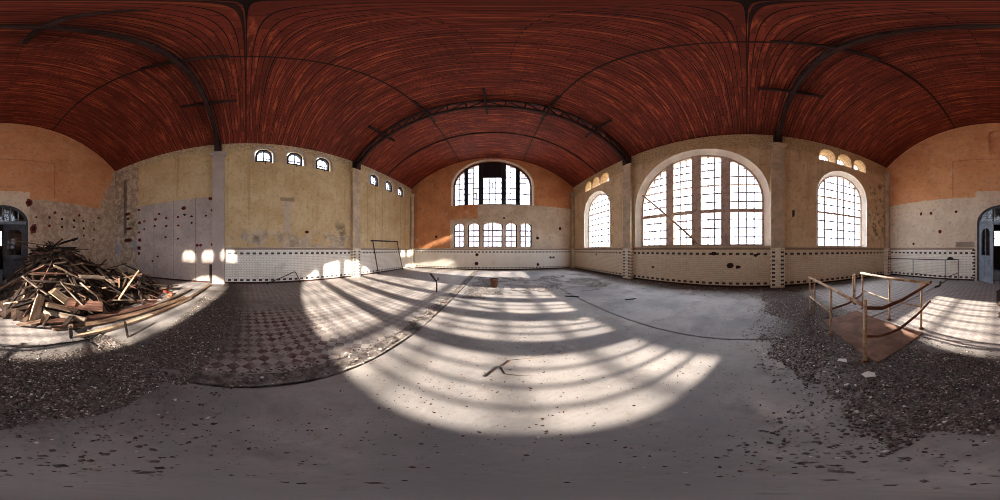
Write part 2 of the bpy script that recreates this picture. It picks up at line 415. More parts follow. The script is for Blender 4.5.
# ------------------------------------------------------------------ wall planes: (u, v, d) -> point, d counts outwards from the inner face
def PL(u, v, d): return Vector((XL - d, u, v))
def PR(u, v, d): return Vector((XR + d, u, v))
def PF(u, v, d): return Vector((u, YF + d, v))
def PB(u, v, d): return Vector((u, YB - d, v))
def arch(c, half, z0, spring, rise, n=20, grow=0.0):
    h = half + grow; r = rise + grow
    pts = [(c - h, z0), (c + h, z0)]
    for i in range(n + 1):
        a = PI * i / n; pts.append((c + h * math.cos(a), spring + r * math.sin(a)))
    if spring - z0 < 1e-6: pts = pts[2:]
    return pts
def seg(c, half, z0, spring, rise, n=8, grow=0.0):       # shallow segmental head
    h = half + grow
    pts = [(c - h, z0), (c + h, z0)]
    for i in range(n + 1):
        t = 1 - 2 * i / n; pts.append((c + h * t, spring + grow + rise * (1 - t * t)))
    return pts

WN = [0]
def window(P, label, shape, depth, mullions, cols, rows, thick, mat_f, mat_m, fw=.07, fd=.14, cat='window', bar=.06, surround=None, sw=.25, latch=None, lining=False):
    """shape = (fn, c, half, z0, spring, rise). mullions = [(u0,u1)], cols = bars per light, rows = thin bar heights, thick = [(z, h)]"""
    fn, c, half, z0, spring, rise = shape
    WN[0] += 1
    w = empty('window_%d' % WN[0], P(c, z0, depth)); tag(w, label, cat, kind='structure')
    off = -Vector(w.location)
    Q = lambda u, v, d: P(u, v, d) + off
    def top(u):
        t = min(1, abs(u - c) / half)
        return spring + (rise * math.sqrt(max(0, 1 - t * t)) if fn is arch else rise * (1 - t * t))
    def lim(z):
        if z <= spring: return half
        t = min(1, (z - spring) / rise)
        return half * (math.sqrt(max(0, 1 - t * t)) if fn is arch else math.sqrt(max(0, 1 - t)))
    out = fn(c, half + .01, z0, spring, rise + .01); inn = fn(c, half - fw, z0 + fw, spring, max(.02, rise - fw * (1 if fn is arch else .2)))
    MB().prism([out, inn], Q, depth, depth + fd).build('window_frame', mat_f, w)
    for u0, u1 in mullions:
        uu = [u0 + (u1 - u0) * i / 4 for i in range(5)]
        MB().prism([[(u0, z0)] + [(u1, z0)] + [(u, top(u) - .01) for u in uu[::-1]]], Q, depth - .05, depth + fd + .05).build('mullion', mat_f, w)
    edges = [c - half + fw] + [e for m in mullions for e in m] + [c + half - fw]
    g = MB()
    dm = depth + fd * .5
    for i in range(0, len(edges), 2):
        a, e = edges[i], edges[i + 1]; nc = cols[min(i // 2, len(cols) - 1)]
        for k in range(1, nc):
            u = a + (e - a) * k / nc
            g.prism([[(u - bar / 2, z0), (u + bar / 2, z0), (u + bar / 2, top(u)), (u - bar / 2, top(u))]], Q, dm - .02, dm + .02)
        for z in rows:
            l = lim(z + bar)
            aa, ee = max(a, c - l), min(e, c + l)
            if ee - aa > .05: g.prism([[(aa, z - bar / 2), (ee, z - bar / 2), (ee, z + bar / 2), (aa, z + bar / 2)]], Q, dm - .018, dm + .018)
    g.build('glazing_bars', mat_m, w)
    for z, h in thick:
        l = lim(z + h / 2)
        MB().prism([[(c - l, z - h / 2), (c + l, z - h / 2), (c + l, z + h / 2), (c - l, z + h / 2)]], Q, dm - .05, dm + .05).build('transom', mat_f, w)
    MB().prism([fn(c, half - fw * .5, z0 + .02, spring, max(.02, rise - fw * .5))], Q, dm - .003, dm + .003).build('pane', M['glass'], w)
    if surround:
        i2 = fn(c, half + surround[0], z0 - .0, spring, rise + surround[0]); o2 = fn(c, half + surround[0] + sw, z0 - .0, spring, rise + surround[0] + sw)
        # open band: outer run then inner run back
        band = [o2[0], i2[0]] + i2[2:][::-1] + [i2[1], o2[1]] + o2[2:]
        band = [o2[1]] + o2[2:] + [o2[0], i2[0]] + i2[2:][::-1] + [i2[1]]
        MB().prism([band], Q, -.05, .04).build('surround', surround[1], w)
    if lining:
        la, lb, lc = (fn(c, half, z0, spring, rise, grow=g_) for g_ in (lining, 0.0, lining + .05)); k = len(la); m = MB()
        vs = [Q(*p, -.02) for p in la] + [Q(*p, depth + .01) for p in lb] + [Q(*p, depth + .03) for p in lc]
        m.add(vs, [(q * k + i, q * k + (i + 1) % k, ((q + 1) % 3) * k + (i + 1) % k, ((q + 1) % 3) * k + i) for q in range(3) for i in range(k)])
        m.build('reveal', M['trim'], w)
    if latch:
        MB().tube([Q(c + latch, z0 - .12, depth * .3), Q(c + latch + .02, z0 + .12, depth * .45), Q(c + latch + .1, z0 + .2, depth * .6)], .022, 6).build('latch', M['dark_metal'], w)
    return w

TH = .55
# --- openings
BAYS = {'back': -4.78, 'middle': 2.31, 'far': 9.45}
big = (arch, BAYS['middle'], 3.08, 1.80, 3.9, 2.65)
ar_b = (arch, BAYS['back'], 1.42, 1.80, 4.45, 1.42)
ar_f = (arch, 9.35, 1.42, 1.80, 4.45, 1.42)
smR = [(arch, y, .33, 6.52, 6.82, .36) for y in (-3.80, -4.82, -5.86)] + [(arch, y, .33, 6.52, 6.82, .36) for y in (8.4, 9.4, 10.4)]
smL = [(arch, y, .41, 6.34, 6.80, .42) for y in (.84, 2.40, 3.98)] + [(arch, y, .41, 6.34, 6.80, .42) for y in (7.9, 9.5, 11.1)]
lun = (arch, -.335, 3.225, 5.42, 7.2, 2.46)
row = [(seg, (a + e) / 2, (e - a) / 2, 1.84, t, .2) for a, e, t in ((-3.56, -2.66, 3.68), (-2.33, -1.39, 3.68), (-1.11, .48, 3.72), (.75, 1.68, 3.68), (1.94, 2.9, 3.68))]
def lp(s, g=0.0, dz=0.0):
    fn, c, h, z0, sp, r = s
    return fn(c, h + g, z0 - dz, sp, r + (g if fn is arch else 0))

def rect(a, b_, c, d): return [(a, c), (b_, c), (b_, d), (a, d)]
# left wall
holes = [lp(s, .02, .01) for s in smL]; out_h = [lp(s, .3, .1) for s in smL]
o = MB().prism([rect(YB - TH, YF + TH, -.2, ZS + .1)] + holes, PL, 0, TH, out_h).build('wall_left', M['left'])
tag(o, 'long ochre plastered wall with small arched windows near the vault', 'wall', kind='structure'); wall_left = o
# right wall (splayed small openings)
holes = [lp(big, .25), lp(ar_b, .16), lp(ar_f, .16)] + [lp(s, .12, .04) for s in smR]
out_h = [lp(s) for s in (big, ar_b, ar_f)] + [lp(s) for s in smR]
o = MB().prism([rect(YB - TH, YF + TH, -.2, ZS + .1)] + holes, PR, 0, TH, out_h).build('wall_right', M['right'])
tag(o, 'long stained beige wall with the huge arched window', 'wall', kind='structure'); wall_right = o
def gable():
    pts = [(XL - .02, -.2), (XR + .02, -.2)]
    for i in range(41):
        x = XR + .02 - (XR - XL + .04) * i / 40; pts.append((x, vault(max(min(x, XC + HS), XC - HS)) + .08))
    return pts
o = MB().prism([gable(), lp(lun, .05)] + [lp(s, .03) for s in row], PF, 0, TH, [lp(lun)] + [lp(s) for s in row]).build('wall_far', M['far'])
tag(o, 'end wall in orange and cream with the half-round window', 'wall', kind='structure'); wall_far = o
DOOR = (arch, -.33, 1.34, -.2, 3.05, .97)
niche_loop = arch(-.42, .82, 7.36, 9.0, .35, 10)
o = MB().prism([gable(), lp(DOOR), niche_loop], PB, 0, TH).build('wall_back', M['back'])
tag(o, 'end wall orange above and cream below with the arched door', 'wall', kind='structure'); wall_back = o
MB().prism([[(u, v) for u, v in arch(-.42, .9, 7.3, 9.0, .4, 10)]], PB, .16, .3).build('niche_back', M['back'], wall_back)

# vault
def build_vault():
    n = 72; vs = []; fs = []; uvs = []
    xs = [XC - HS - .05 + (2 * HS + .1) * i / n for i in range(n + 1)]
    ys = [YB - .3, YF + .3]
    for t in (0, .14):
        for x in xs:
            nx = (x - XC) / RV; nz = math.sqrt(1 - nx * nx)
            for y in ys: vs.append((x + nx * t, y, ZV + RV * nz + nz * t)); uvs.append((RV * math.asin(nx), y))
    N = 2 * (n + 1)
    for i in range(n):
        a = 2 * i
        fs.append((a, a + 1, a + 3, a + 2)); fs.append((N + a, N + a + 2, N + a + 3, N + a + 1))
    for i in (0, n): a = 2 * i; fs.append((a, a + 1, N + a + 1, N + a))
    me = bpy.data.meshes.new('ceiling'); me.from_pydata(vs, [], fs); me.materials.append(M['vault'])
    l = me.uv_layers.new(name='UVMap')
    for lo in me.loops: l.data[lo.index].uv = uvs[lo.vertex_index]
    for p in me.polygons: p.use_smooth = len(p.vertices) == 4
    o = bpy.data.objects.new('ceiling', me); COL.objects.link(o)
    tag(o, 'barrel vaulted ceiling of dark red boards', 'ceiling', kind='structure')
build_vault()

# floor in four slabs with open joints, and the ground under it
f = MB()
GX, GX2, GW = -1.64, -1.42, 2.56
for a, e in ((XL, GX), (GX2 + .05, GW - .02), (GW + .02, XR)):
    f.box(a - (.5 if a == XL else 0), e + (.5 if e == XR else 0), YB - .5, YF + .5, -.16, 0)
f.box(XL - .5, XR + .5, YB - .5, YF + .5, -.3, -.07)
tag(f.build('floor', M['floor']), 'dusty grey concrete floor with checkered tile fields', 'floor', kind='structure')
# broken strip between tile field and concrete
def broken_strip():
    m = MB(); n = 220; vs = []; fs = []; k = 6
    for i in range(n + 1):
        y = YB + 5.9 + (YF - YB - 5.9) * i / n
        for j in range(k + 1):
            x = GX + (GX2 - GX) * j / k
            w = mnoise.noise((x * 3, y * 1.6, 0)); w2 = mnoise.noise((x * 9, y * 7, 3))
            xx = x + (w * .07 if 0 < j else 0) * (1 if j == k else .3)
            z = .004 + .025 * w2 + .02 * w - (.05 if j == k and w > .1 else 0)
            vs.append((xx, y, z))
    for i in range(n):
        for j in range(k): a = i * (k + 1) + j; fs.append((a, a + 1, a + k + 2, a + k + 1))
    m.add(vs, fs)
    edge = [i * (k + 1) + k for i in range(n + 1)]
    m.add([vs[e] for e in edge] + [(vs[e][0], vs[e][1], -.08) for e in edge], [(i, i + 1, n + 2 + i, n + 1 + i) for i in range(n)])
    o = m.build('trim_1', M['curb']); tag(o, 'crumbling screed strip edging the checkered tiles', 'floor strip', kind='structure')
broken_strip()

# dado tiles per bay, baseboards
PIERS = (-1.31, 6.12); PH = .285
def dado(P, mat, a, e, name, label, top=1.72):
    o = MB().prism([rect(a, e, .07, top)], P, -.025, .02).build(name, mat); tag(o, label, 'tiled dado', kind='structure')
    MB().prism([rect(a, e, top, top + .05)], P, -.045, .02).build('dado_cap', M['pier'], o)
def base(P, a, e, name, label):
    tag(MB().prism([rect(a, e, -.02, .075)], P, -.04, .02).build(name, M['baseboard']), label, 'baseboard', kind='structure')
tn = 2
for P, wl, bays in ((PL, 'ochre long wall', ((-1.02, 5.83), (6.41, 12.6))), (PR, 'big window wall', ((-7.95, -1.6), (-1.02, 5.83), (6.41, 12.6)))):
    for a, e in bays:
        where = 'back bay' if e < 0 else ('middle bay' if e < 7 else 'far bay')
        dado(P, M['dado_y'] if P is PL else M['dado_r'], a, e, 'trim_%d' % tn, 'cream tile dado with black dashed courses, %s of the %s' % (where, wl)); tn += 1
dado(PF, M['dado_x'], XL + .25, XR - .25, 'trim_%d' % tn, 'cream tile dado with black dashed courses under the half-round window'); tn += 1
dado(PB, M['dado_x'], 1.16, XR - .25, 'trim_%d' % tn, 'cream tile dado with black dashed courses beside the blue-grey door'); tn += 1
base(PL, YB, YF, 'baseboard_left', 'dark dirty base strip of the ochre long wall')
base(PR, YB, YF, 'baseboard_right', 'dark dirty base strip under the huge arched window')
base(PF, XL, XR, 'baseboard_far', 'dark dirty base strip under the row of five windows')
base(PB, 1.16, XR, 'baseboard_back', 'dark dirty base strip beside the blue-grey door')
# black end course at the door
m = MB()
for k in range(10): m.prism([rect(1.10, 1.25 if k % 2 else 1.19, .08 + k * .165, .165 + k * .165)], PB, -.03, .0)
m.build('edge_tiles', M['cable'], wall_back)

# piers
def pier(P, c, grey, label, name):
    o = empty(name, P(c, 0, 0)); tag(o, label, 'pier', kind='structure'); off = -Vector(o.location)
    Q = lambda u, v, d: P(u, v, d) + off
    body = M['pier_grey'] if grey else M['pier']
    if grey:
        MB().prism([rect(c - PH, c + PH, 0, 6.62)], Q, -.25, .05).build('shaft', body, o)
    else:
        MB().prism([rect(c - PH, c + PH, 1.72, 6.62)], Q, -.25, .05).build('shaft', body, o)
        pm = pier_tile_mat('pier_tiles', 'y', 0.0, PH)
        MB().prism([rect(c - PH - .01, c + PH + .01, 0, 1.72)], Q, -.265, .05).build('tiled_base', pm, o)
    m = MB()
    for k, (g, z0, z1) in enumerate(((.02, 6.62, 6.70), (.07, 6.70, 6.78), (.11, 6.78, 6.88))):
        m.prism([rect(c - PH - g, c + PH + g, z0, z1)], Q, -.25 - g, .05)
    m.build('capital', body, o)
pier(PL, PIERS[0], True, 'plain grey painted pier against the ochre wall', 'column_1')
pier(PL, PIERS[1], False, 'pier with tiled foot against the ochre wall', 'column_2')
pier(PR, PIERS[0], False, 'pier between the huge window and the back arched window', 'column_3')
pier(PR, PIERS[1], False, 'pier between the huge window and the far arched window', 'column_4')
def corner(x, y, label, name):
    o = empty(name, (x, y, 0)); tag(o, label, 'column', kind='structure')
    MB().lathe((0, 0, 0), [(.17, 1.74), (.165, 6.6), (.19, 6.62), (.19, 6.68), (.17, 6.7), (.24, 6.82), (.27, 6.9), (.27, 6.98), (0, 6.98)], 20).build('shaft', M['pier'], o)
    MB().box(-.2, .2, -.2, .2, 0, 1.74).build('tiled_base', pier_tile_mat('corner_tiles', 'y', 0.0, .2), o)
corner(XL + .15, YF - .15, 'slim round column in the ochre and orange corner', 'column_5')
corner(XR - .15, YF - .15, 'slim round column in the far corner by the arched window', 'column_6')
corner(XR - .15, YB + .15, 'slim round column in the corner behind the pit railing', 'column_7')

# windows
mu = [(2.27 - .23, 2.27 + .23), (2.27 + 1.15, 2.27 + 1.57), (2.27 - 1.57, 2.27 - 1.15)]; mu.sort()
rows_big = [1.8 + .405 * k for k in range(1, 4)] + [3.42 + .43 * k for k in (1, 2, 4, 5, 6)]
window(PR, 'huge arched window with three broad mullions and a pole in it', big, .22, mu, [4, 3, 3, 4], rows_big, [(3.42, .17), (4.71, .05)], M['frame_brown'], M['muntin'], fw=.08, surround=(.24, M['trim']), sw=.04, lining=.25)
rows_ar = [1.8 + .44 * k for k in (1, 2, 3, 5, 7, 8)]
window(PR, 'arched steel window behind the pit railing', ar_b, .28, [], [7], rows_ar, [(3.55, .09), (4.42, .06)], M['frame_brown'], M['muntin'], fw=.05, surround=(.15, M['trim']), sw=.04, lining=.16)
window(PR, 'arched steel window next to the far corner', ar_f, .28, [], [7], rows_ar, [(3.55, .05), (4.42, .07)], M['frame_brown'], M['muntin'], fw=.05, surround=(.15, M['trim']), sw=.04, lining=.16)
for i, s in enumerate(smR):
    nm = ['first', 'middle', 'last'][i % 3]
    window(PR, 'small high arched window, %s of three above the %s arched window' % (nm, 'railing-side' if i < 3 else 'far corner'), s, .5, [], [2], [6.8], [], M['frame_brown'], M['muntin'], fw=.03, fd=.05, latch=-.12)
for i, s in enumerate(smL):
    nm = ['first', 'middle', 'last'][i % 3]
    window(PL, 'small half-round window, %s of three high on the ochre wall, %s bay' % (nm, 'middle' if i < 3 else 'far'), s, .03, [], [2], [6.62], [], M['frame_dark'], M['frame_dark'], fw=.10, fd=.2, surround=(.13, M['reveal_blue']), sw=.08, latch=.08)
fm = [(-2.66, -2.33), (-1.46, -1.07), (.40, .79), (1.59, 1.94)]
W = window(PF, 'half-round window with four dark mullions over the row of five', lun, .12, fm, [2, 2, 3, 2, 2], [5.42 + .52 * k for k in range(1, 9)], [], M['frame_dark'], M['muntin'], fw=.08, bar=.085, surround=(.05, M['trim']), sw=.17)
off = -Vector(W.location)
MB().prism([[(-1.08, 8.02), (.41, 8.02), (.41, 9.6), (-.33, 9.66), (-1.08, 9.6)]], lambda u, v, d: PF(u, v, d) + off, .1, .16).build('boarded_panel', M['board_dark'], W)
MB().prism([rect(-.72, -.28, 6.95, 7.5), rect(-.65, -.35, 7.02, 7.43)], lambda u, v, d: PF(u, v, d) + off, .14, .19).build('vent_flap', M['muntin'], W)
MB().prism([rect(-1.95, -1.6, 6.0, 6.55), rect(-1.88, -1.67, 6.07, 6.48)], lambda u, v, d: PF(u, v, d) + off, .14, .19).build('vent_flap', M['muntin'], W)
for s, nm in zip(row, ('first', 'second', 'broad middle', 'fourth', 'fifth')):
    window(PF, 'low window with shallow arched head, %s of the row of five' % nm, s, .12, [], [4 if s[2] > .6 else 2], [2.3, 2.75, 3.2], [(3.22, .08)], M['frame_dark'], M['muntin'], fw=.07, bar=.085)

# ------------------------------------------------------------------ door
d = empty('door_1', (-.33, YB, 0)); tag(d, 'arched double door in blue-grey paint standing half open', 'door', kind='structure')
def QD(u, v, dd): return Vector((u, -dd, v))
MB().prism([arch(0, 1.335, 0, 3.05, .965), arch(0, 1.22, .002, 3.05, .85)], QD, .02, .3).build('door_frame', M['door_dark'], d)
MB().prism([rect(-1.25, 1.25, 2.98, 3.14)], QD, .04, .2).build('transom', M['door'], d)
m = MB()
for k in range(-2, 3):
    u = k * .41; t = 3.05 + .88 * math.sqrt(1 - (u / 1.24) ** 2)
    m.prism([rect(u - .022, u + .022, 3.1, t)], QD, .08, .14)
m.build('fanlight_bars', M['door'], d)
MB().prism([[(-1.22, 3.1), (1.22, 3.1)] + arch(0, 1.24, 3.1, 3.1, .84)[2:]], QD, .105, .111).build('pane', M['glass'], d)
def leaf(hx, ang, sgn, mat):
    lf = empty('door_leaf', (hx, -.06, 0), ang); lf.parent = d
    wd = 1.20
    Q = lambda u, v, dd: Vector((u * sgn, -dd, v))
    MB().prism([rect(0, wd, .02, 2.96), arch(wd / 2, .36, 1.35, 2.45, .25, 10)], Q, -.025, .03).build('stile_panel', mat, lf)
    m = MB()
    for k in range(7): m.prism([rect(.2 + k * .117, .2 + k * .117 + .1, .32, 1.12)], Q, -.04, -.02)
    m.build('lower_boarding', mat, lf)
    MB().prism([arch(wd / 2, .37, 1.34, 2.45, .26, 10)], Q, 0, .006).build('pane', M['glass'], lf)
    MB().prism([rect(wd / 2 - .015, wd / 2 + .015, 1.35, 2.7)], Q, -.01, .016).build('glazing_bar', mat, lf)
    MB().bar((sgn * (wd - .07), .06, 1.12), (sgn * (wd - .2), .06, 1.12), .022).build('handle', M['dark_metal'], lf)
leaf(1.22, math.radians(-52), -1, M['door'])
leaf(-1.22, 0, 1, M['door_dark'])
# passage beyond the door
m = MB()
m.box(-2.6, 2.4, YB - 5.2, YB - TH, -.16, 0); m.build('floor_passage', M['floor'])
tag(bpy.data.objects['floor_passage'], 'dim floor of the passage behind the door', 'floor', kind='structure')
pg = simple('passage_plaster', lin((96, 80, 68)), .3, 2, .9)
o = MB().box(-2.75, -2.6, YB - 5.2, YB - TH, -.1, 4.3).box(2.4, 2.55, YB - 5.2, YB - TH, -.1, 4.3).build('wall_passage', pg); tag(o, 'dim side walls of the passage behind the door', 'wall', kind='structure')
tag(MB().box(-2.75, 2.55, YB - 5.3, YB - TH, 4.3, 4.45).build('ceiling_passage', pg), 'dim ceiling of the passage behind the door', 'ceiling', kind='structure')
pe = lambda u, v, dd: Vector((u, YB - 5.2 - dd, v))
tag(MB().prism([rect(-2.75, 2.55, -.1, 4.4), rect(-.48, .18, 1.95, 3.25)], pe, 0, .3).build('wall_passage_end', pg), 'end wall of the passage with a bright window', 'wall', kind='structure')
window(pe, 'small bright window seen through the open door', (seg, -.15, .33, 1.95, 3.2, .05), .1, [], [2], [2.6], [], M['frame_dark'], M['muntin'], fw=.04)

# ------------------------------------------------------------------ holes and scars in the plaster (parts of their wall)
def ragged(P, u, v, r, mat, parent, el=1.0):
    n = 11 if r < .09 else 6; pts = []; r = r * 1.35
    for k in range(n):
        a = 2 * PI * k / n; q = r * R.uniform(.7, 1.2); pts.append((u + q * math.cos(a), v + q * el * math.sin(a)))
    MB().prism([pts], P, -.012, .02).build('broken_hole', mat, parent)
    if r > .12:
        pts2 = [(u + (p[0] - u) * .5, v + (p[1] - v) * .5) for p in pts]
        MB().prism([pts2], P, -.016, .02).build('hole_core', M['hole'], parent)
for u, v, r in [(-2.11, 3.39, .055), (-2.85, 3.43, .055), (-2.85, 2.96, .066), (-3.18, 3.73, .066), (-3.59, 3.38, .055), (-3.59, 2.93, .055), (-4.37, 3.37, .055), (-4.37, 2.98, .055), (-4.72, 3.72, .066), (-4.99, 3.38, .055), (-5.03, 2.94, .055), (-5.76, 3.37, .055), (-5.8, 2.92, .055), (-6.17, 3.72, .066), (-1.97, 2.78, .17), (-1.74, 4.19, .15), (-4.34, 2.19, .05), (-5.76, 2.28, .05), (-5.03, 2.5, .05), (-3.58, 2.21, .05), (4.21, 3.75, .07), (3.57, 3.73, .07), (3.04, 2.62, .09), (2.13, 3.71, .06), (4.71, 1.98, .06)]:
    ragged(PB, u, v, r, M['brick_red'] if r > .06 else M['hole'], wall_back, 1.25 if r > .1 else 1)
for u, v, r in [(-6.08, 4.12, .077), (-6.03, 3.29, .099), (-6.06, 2.7, .066), (-6.03, 2.21, .11), (-6.06, 1.76, .13), (-6.08, 1.42, .09), (-4.88, 3.37, .08), (-4.94, 3.0, .06), (-4.66, 3.68, .066), (-4.19, 3.39, .066), (-4.19, 2.94, .066), (-3.48, 3.38, .066), (-3.48, 2.92, .066), (-4.23, 2.32, .055), (-3.48, 2.21, .055), (-3.17, 3.82, .11), (-3.1, 3.47, .06), (-1.74, 4.22, .10), (-1.65, 3.61, .08), (-1.64, 1.89, .08), (-2.43, 1.86, .066), (-2.26, 1.86, .066), (-5.67, 3.35, .066), (-5.67, 2.87, .055), (-7.0, 3.66, .1), (-1.98, 3.34, .05), (-2.72, 3.35, .05), (-2.72, 3.01, .05), (-5.09, .98, .055), (-4.73, 1.26, .05), (3.05, 2.55, .09)]:
    ragged(PL, u, v, r, M['brick_red'] if r > .062 else M['hole'], wall_left, .8)
for u, v in ((-7.05, 4.0), (-6.95, 3.0), (-7.0, 2.25)): ragged(PL, u, v, .27, M['brick_red'], wall_left, .35)
for u, v, r in [(-5.12, 2.79, .09), (.62, 4.25, .07), (3.41, 2.61, .12), (5.44, 3.52, .10)]:
    ragged(PF, u, v, r, M['hole'], wall_far)
PFd = lambda u, v, dd: PF(u, v, dd - .025)
for u, v, r in [(-1.59, 1.23, .13), (-1.59, .52, .13), (4.55, .99, .08), (4.84, .98, .08), (3.41, .41, .1)]:
    ragged(PFd, u, v, r, M['hole'], wall_far)
PRd = lambda u, v, dd: PR(u, v, dd - .025)
for u, v, r in [(1.4, 1.45, .1), (.7, .95, .12), (.35, .9, .09), (-.4, 1.4, .08), (4.5, .75, .06), (9.3, 1.3, .07)]:
    ragged(PRd, u, v, r, M['hole'], wall_right, .7)

# ------------------------------------------------------------------ roof trusses
def truss(y, label):
    t = empty('roof_truss', (XC, y, 0)); tag(t, label, 'roof truss', 'arched iron roof trusses')
    def pt(s, dz):                                 # s along the span -1..1
        x = s * (HS - .06); nx = x / RV; nz = math.sqrt(1 - nx * nx)
        return Vector((x - nx * dz, 0, ZV + RV * nz - nz * dz))
    def dep(s): return .72 - .30 * abs(s) ** 3
    n = 60
    for nm, f_, w in (('top_chord', lambda s: .10, .11), ('bottom_chord', dep, .13)):
        m = MB()
        for i in range(n):
            a, e = -1 + 2 * i / n, -1 + 2 * (i + 1) / n
            m.bar(pt(a, f_(a)), pt(e, f_(e)), w, w, up=(0, 1, 0))
        m.build(nm, M['iron'], t)
    k = 18; m = MB()
    for i in range(k + 1):
        s = -1 + 2 * i / k
        m.bar(pt(s, .1), pt(s, dep(s)), .06, .06, up=(0, 1, 0))
        if i < k:
            e = -1 + 2 * (i + 1) / k
            if s < -1e-6: m.bar(pt(s, dep(s)), pt(e, .1), .055, .055, up=(0, 1, 0))
            else: m.bar(pt(s, .1), pt(e, dep(e)), .055, .055, up=(0, 1, 0))
    m.build('lattice', M['iron'], t)
    for xr in (0, 2.55, -2.55, 4.95, -4.95):
        s = xr / (HS - .06)
        m = MB()
        m.bar(pt(s, .15) + Vector((0, -1.0, 0)), pt(s, .15) + Vector((0, 1.0, 0)), .10, .13)
        pb = m.build('purlin_bracket', M['iron'], t)
        for q in (-.8, .8): MB().bar(pt(s, .2) + Vector((0, q, 0)), pt(s, dep(s) - .02), .07).build('knee_brace', M['iron'], pb)
    for s in (-1, 1):
        x0 = s * (HS - .22)
        m = MB().box(x0 - .2, x0 + .2, -.16, .16, 6.88, 7.6)
        m.bar((x0 - s * .1, 0, 7.1), pt(s * .86, dep(.86)), .14)
        m.build('foot', M['iron'], t)
truss(PIERS[0], 'dark iron arched truss crossing the vault right overhead')
truss(PIERS[1], 'dark iron arched truss between the big window and the far end')
def rib(y, label):
    m = MB(); n = 60
    for i in range(n):
        a, e = [(-HS + .05 + (2 * HS - .1) * (i + q) / n) for q in (0, 1)]
        m.bar((XC + a, y, vault(XC + a) - .04), (XC + e, y, vault(XC + e) - .04), .07, .08, up=(0, 1, 0))
    o = m.build('vault_rib', M['iron']); tag(o, label, 'vault rib')
rib(9.25, 'thin dark rib across the vault above the far bay')
for s, nm in ((1, 'window side'), (-1, 'ochre wall side')):
    x = XC + s * 2.62
    tag(MB().tube([(x, YB + .02, vault(x) - .05), (x, 2, vault(x) - .05), (x, YF - .02, vault(x) - .05)], .014, 6).build('tie_rod', M['iron']), 'long thin iron rod under the vault boards, %s' % nm, 'rod', 'long vault rods')
    
# ------------------------------------------------------------------ pit railing
def G(p, z): return Vector((p[0], p[1], z))
rl = empty('pit_railing', (2.4, -2.0, 0)); tag(rl, 'rusty cream pipe railing around the covered pit', 'railing')
off = -Vector(rl.location)
def rp(name, pts, r, mat): return MB().tube([Vector(p) + off for p in pts], r, 8).build(name, mat, rl)
posts = {'a': ((3.45, -1.45), .97), 'a2': ((3.50, -1.60), .92), 'b': ((2.37, -1.39), .95), 'c': ((1.42, -1.31), 1.0),
         'd': ((3.13, -2.80), 1.0), 'e': ((2.15, -2.70), 1.0), 'f': ((1.37, -2.68), 1.0), 'g': ((3.59, -2.86), .92), 'g2': ((3.50, -2.84), .92)}
for k, (p, h) in posts.items():
    o = rp('post', [G(p, 0), G(p, h)], .022 if k != 'c' else .027, M['rail'])
    if k in 'abcdef': MB().lathe(Vector((p[0], p[1], 0)) + off, [(.05, 0), (.05, .015), (.028, .025)], 10).build('foot_flange', M['rail_rust'], o)
rp('handrail', [G((3.50, -1.46), .96), G(posts['b'][0], .95), G((1.85, -1.35), .93), G((1.45, -1.31), .92)], .026, M['rail'])
rp('handrail', [G((3.22, -2.82), 1.0), G((2.15, -2.70), 1.0), G((1.19, -2.67), 1.01)], .028, M['rail'])
rp('end_rail', [G((1.42, -1.33), .88), G((1.36, -1.55), .83), G((1.29, -1.95), .87), G((1.25, -2.4), .94), G((1.21, -2.78), 1.0)], .026, M['rail_rust'])
rp('mid_rail', [G((3.45, -1.45), .5), G((2.37, -1.39), .48)], .017, M['rail'])
rp('mid_rail', [G((3.13, -2.8), .53), G((2.15, -2.7), .5), G((1.37, -2.68), .5)], .017, M['rail'])
rp('bent_rail', [G((2.37, -1.41), .55), G((2.4, -1.8), .58), G((2.75, -2.4), .55), G((3.1, -2.78), .5)], .02, M['rail_rust'])
rp('bent_rail', [G((1.42, -1.33), .45), G((1.36, -1.5), .40), G((1.28, -1.8), .41), G((1.24, -2.25), .50), G((1.22, -2.75), .62)], .022, M['rail_rust'])
o = MB().prism([[(1.25, -2.52), (3.08, -2.56), (3.0, -1.55), (1.28, -1.38)]], lambda u, v, dd: Vector((u, v, dd)), .004, .022).build('rust_plate', M['rust'])
tag(o, 'rusty brown steel plate lying over the pit', 'steel plate')
# low railing by the back wall
rl = empty('wall_railing', (4.0, -7.9, 0)); tag(rl, 'thin dark railing along the tiled back wall', 'railing'); off = -Vector(rl.location)
for x, y in ((4.56, -7.9), (2.62, -7.85), (1.97, -8.05)): rp('post', [(x, y, 0), (x, y, 1.12)], .022, M['dark_metal'])
rp('handrail', [(6.45, -7.95, 1.08), (4.56, -7.9, 1.1), (2.62, -7.85, 1.1), (1.95, -8.05, 1.14)], .02, M['dark_metal'])
rp('mid_rail', [(4.56, -7.9, .3), (2.62, -7.85, .2)], .014, M['dark_metal'])
rp('mid_rail', [(2.55, -7.86, .2), (1.97, -8.05, .42)], .016, M['dark_metal'])
m = MB()
m.tube([(2.5, -7.88, 1.13), (2.42, -7.9, 1.18), (2.28, -7.95, 1.17), (2.2, -7.97, 1.13)], [.04, .09, .08, .03], 8)
tag(m.build('rag', M['cable']), 'black rag lying on the thin railing by the back wall', 'rag')
tag(MB().tube([(2.75, -7.5, .03), (2.6, -7.0, .05), (2.45, -6.6, .03), (2.52, -6.2, .03)], .035, 7).build('iron_rod', M['dark_metal']), 'dark bent rod lying on tiles before the thin wall railing', 'rod')

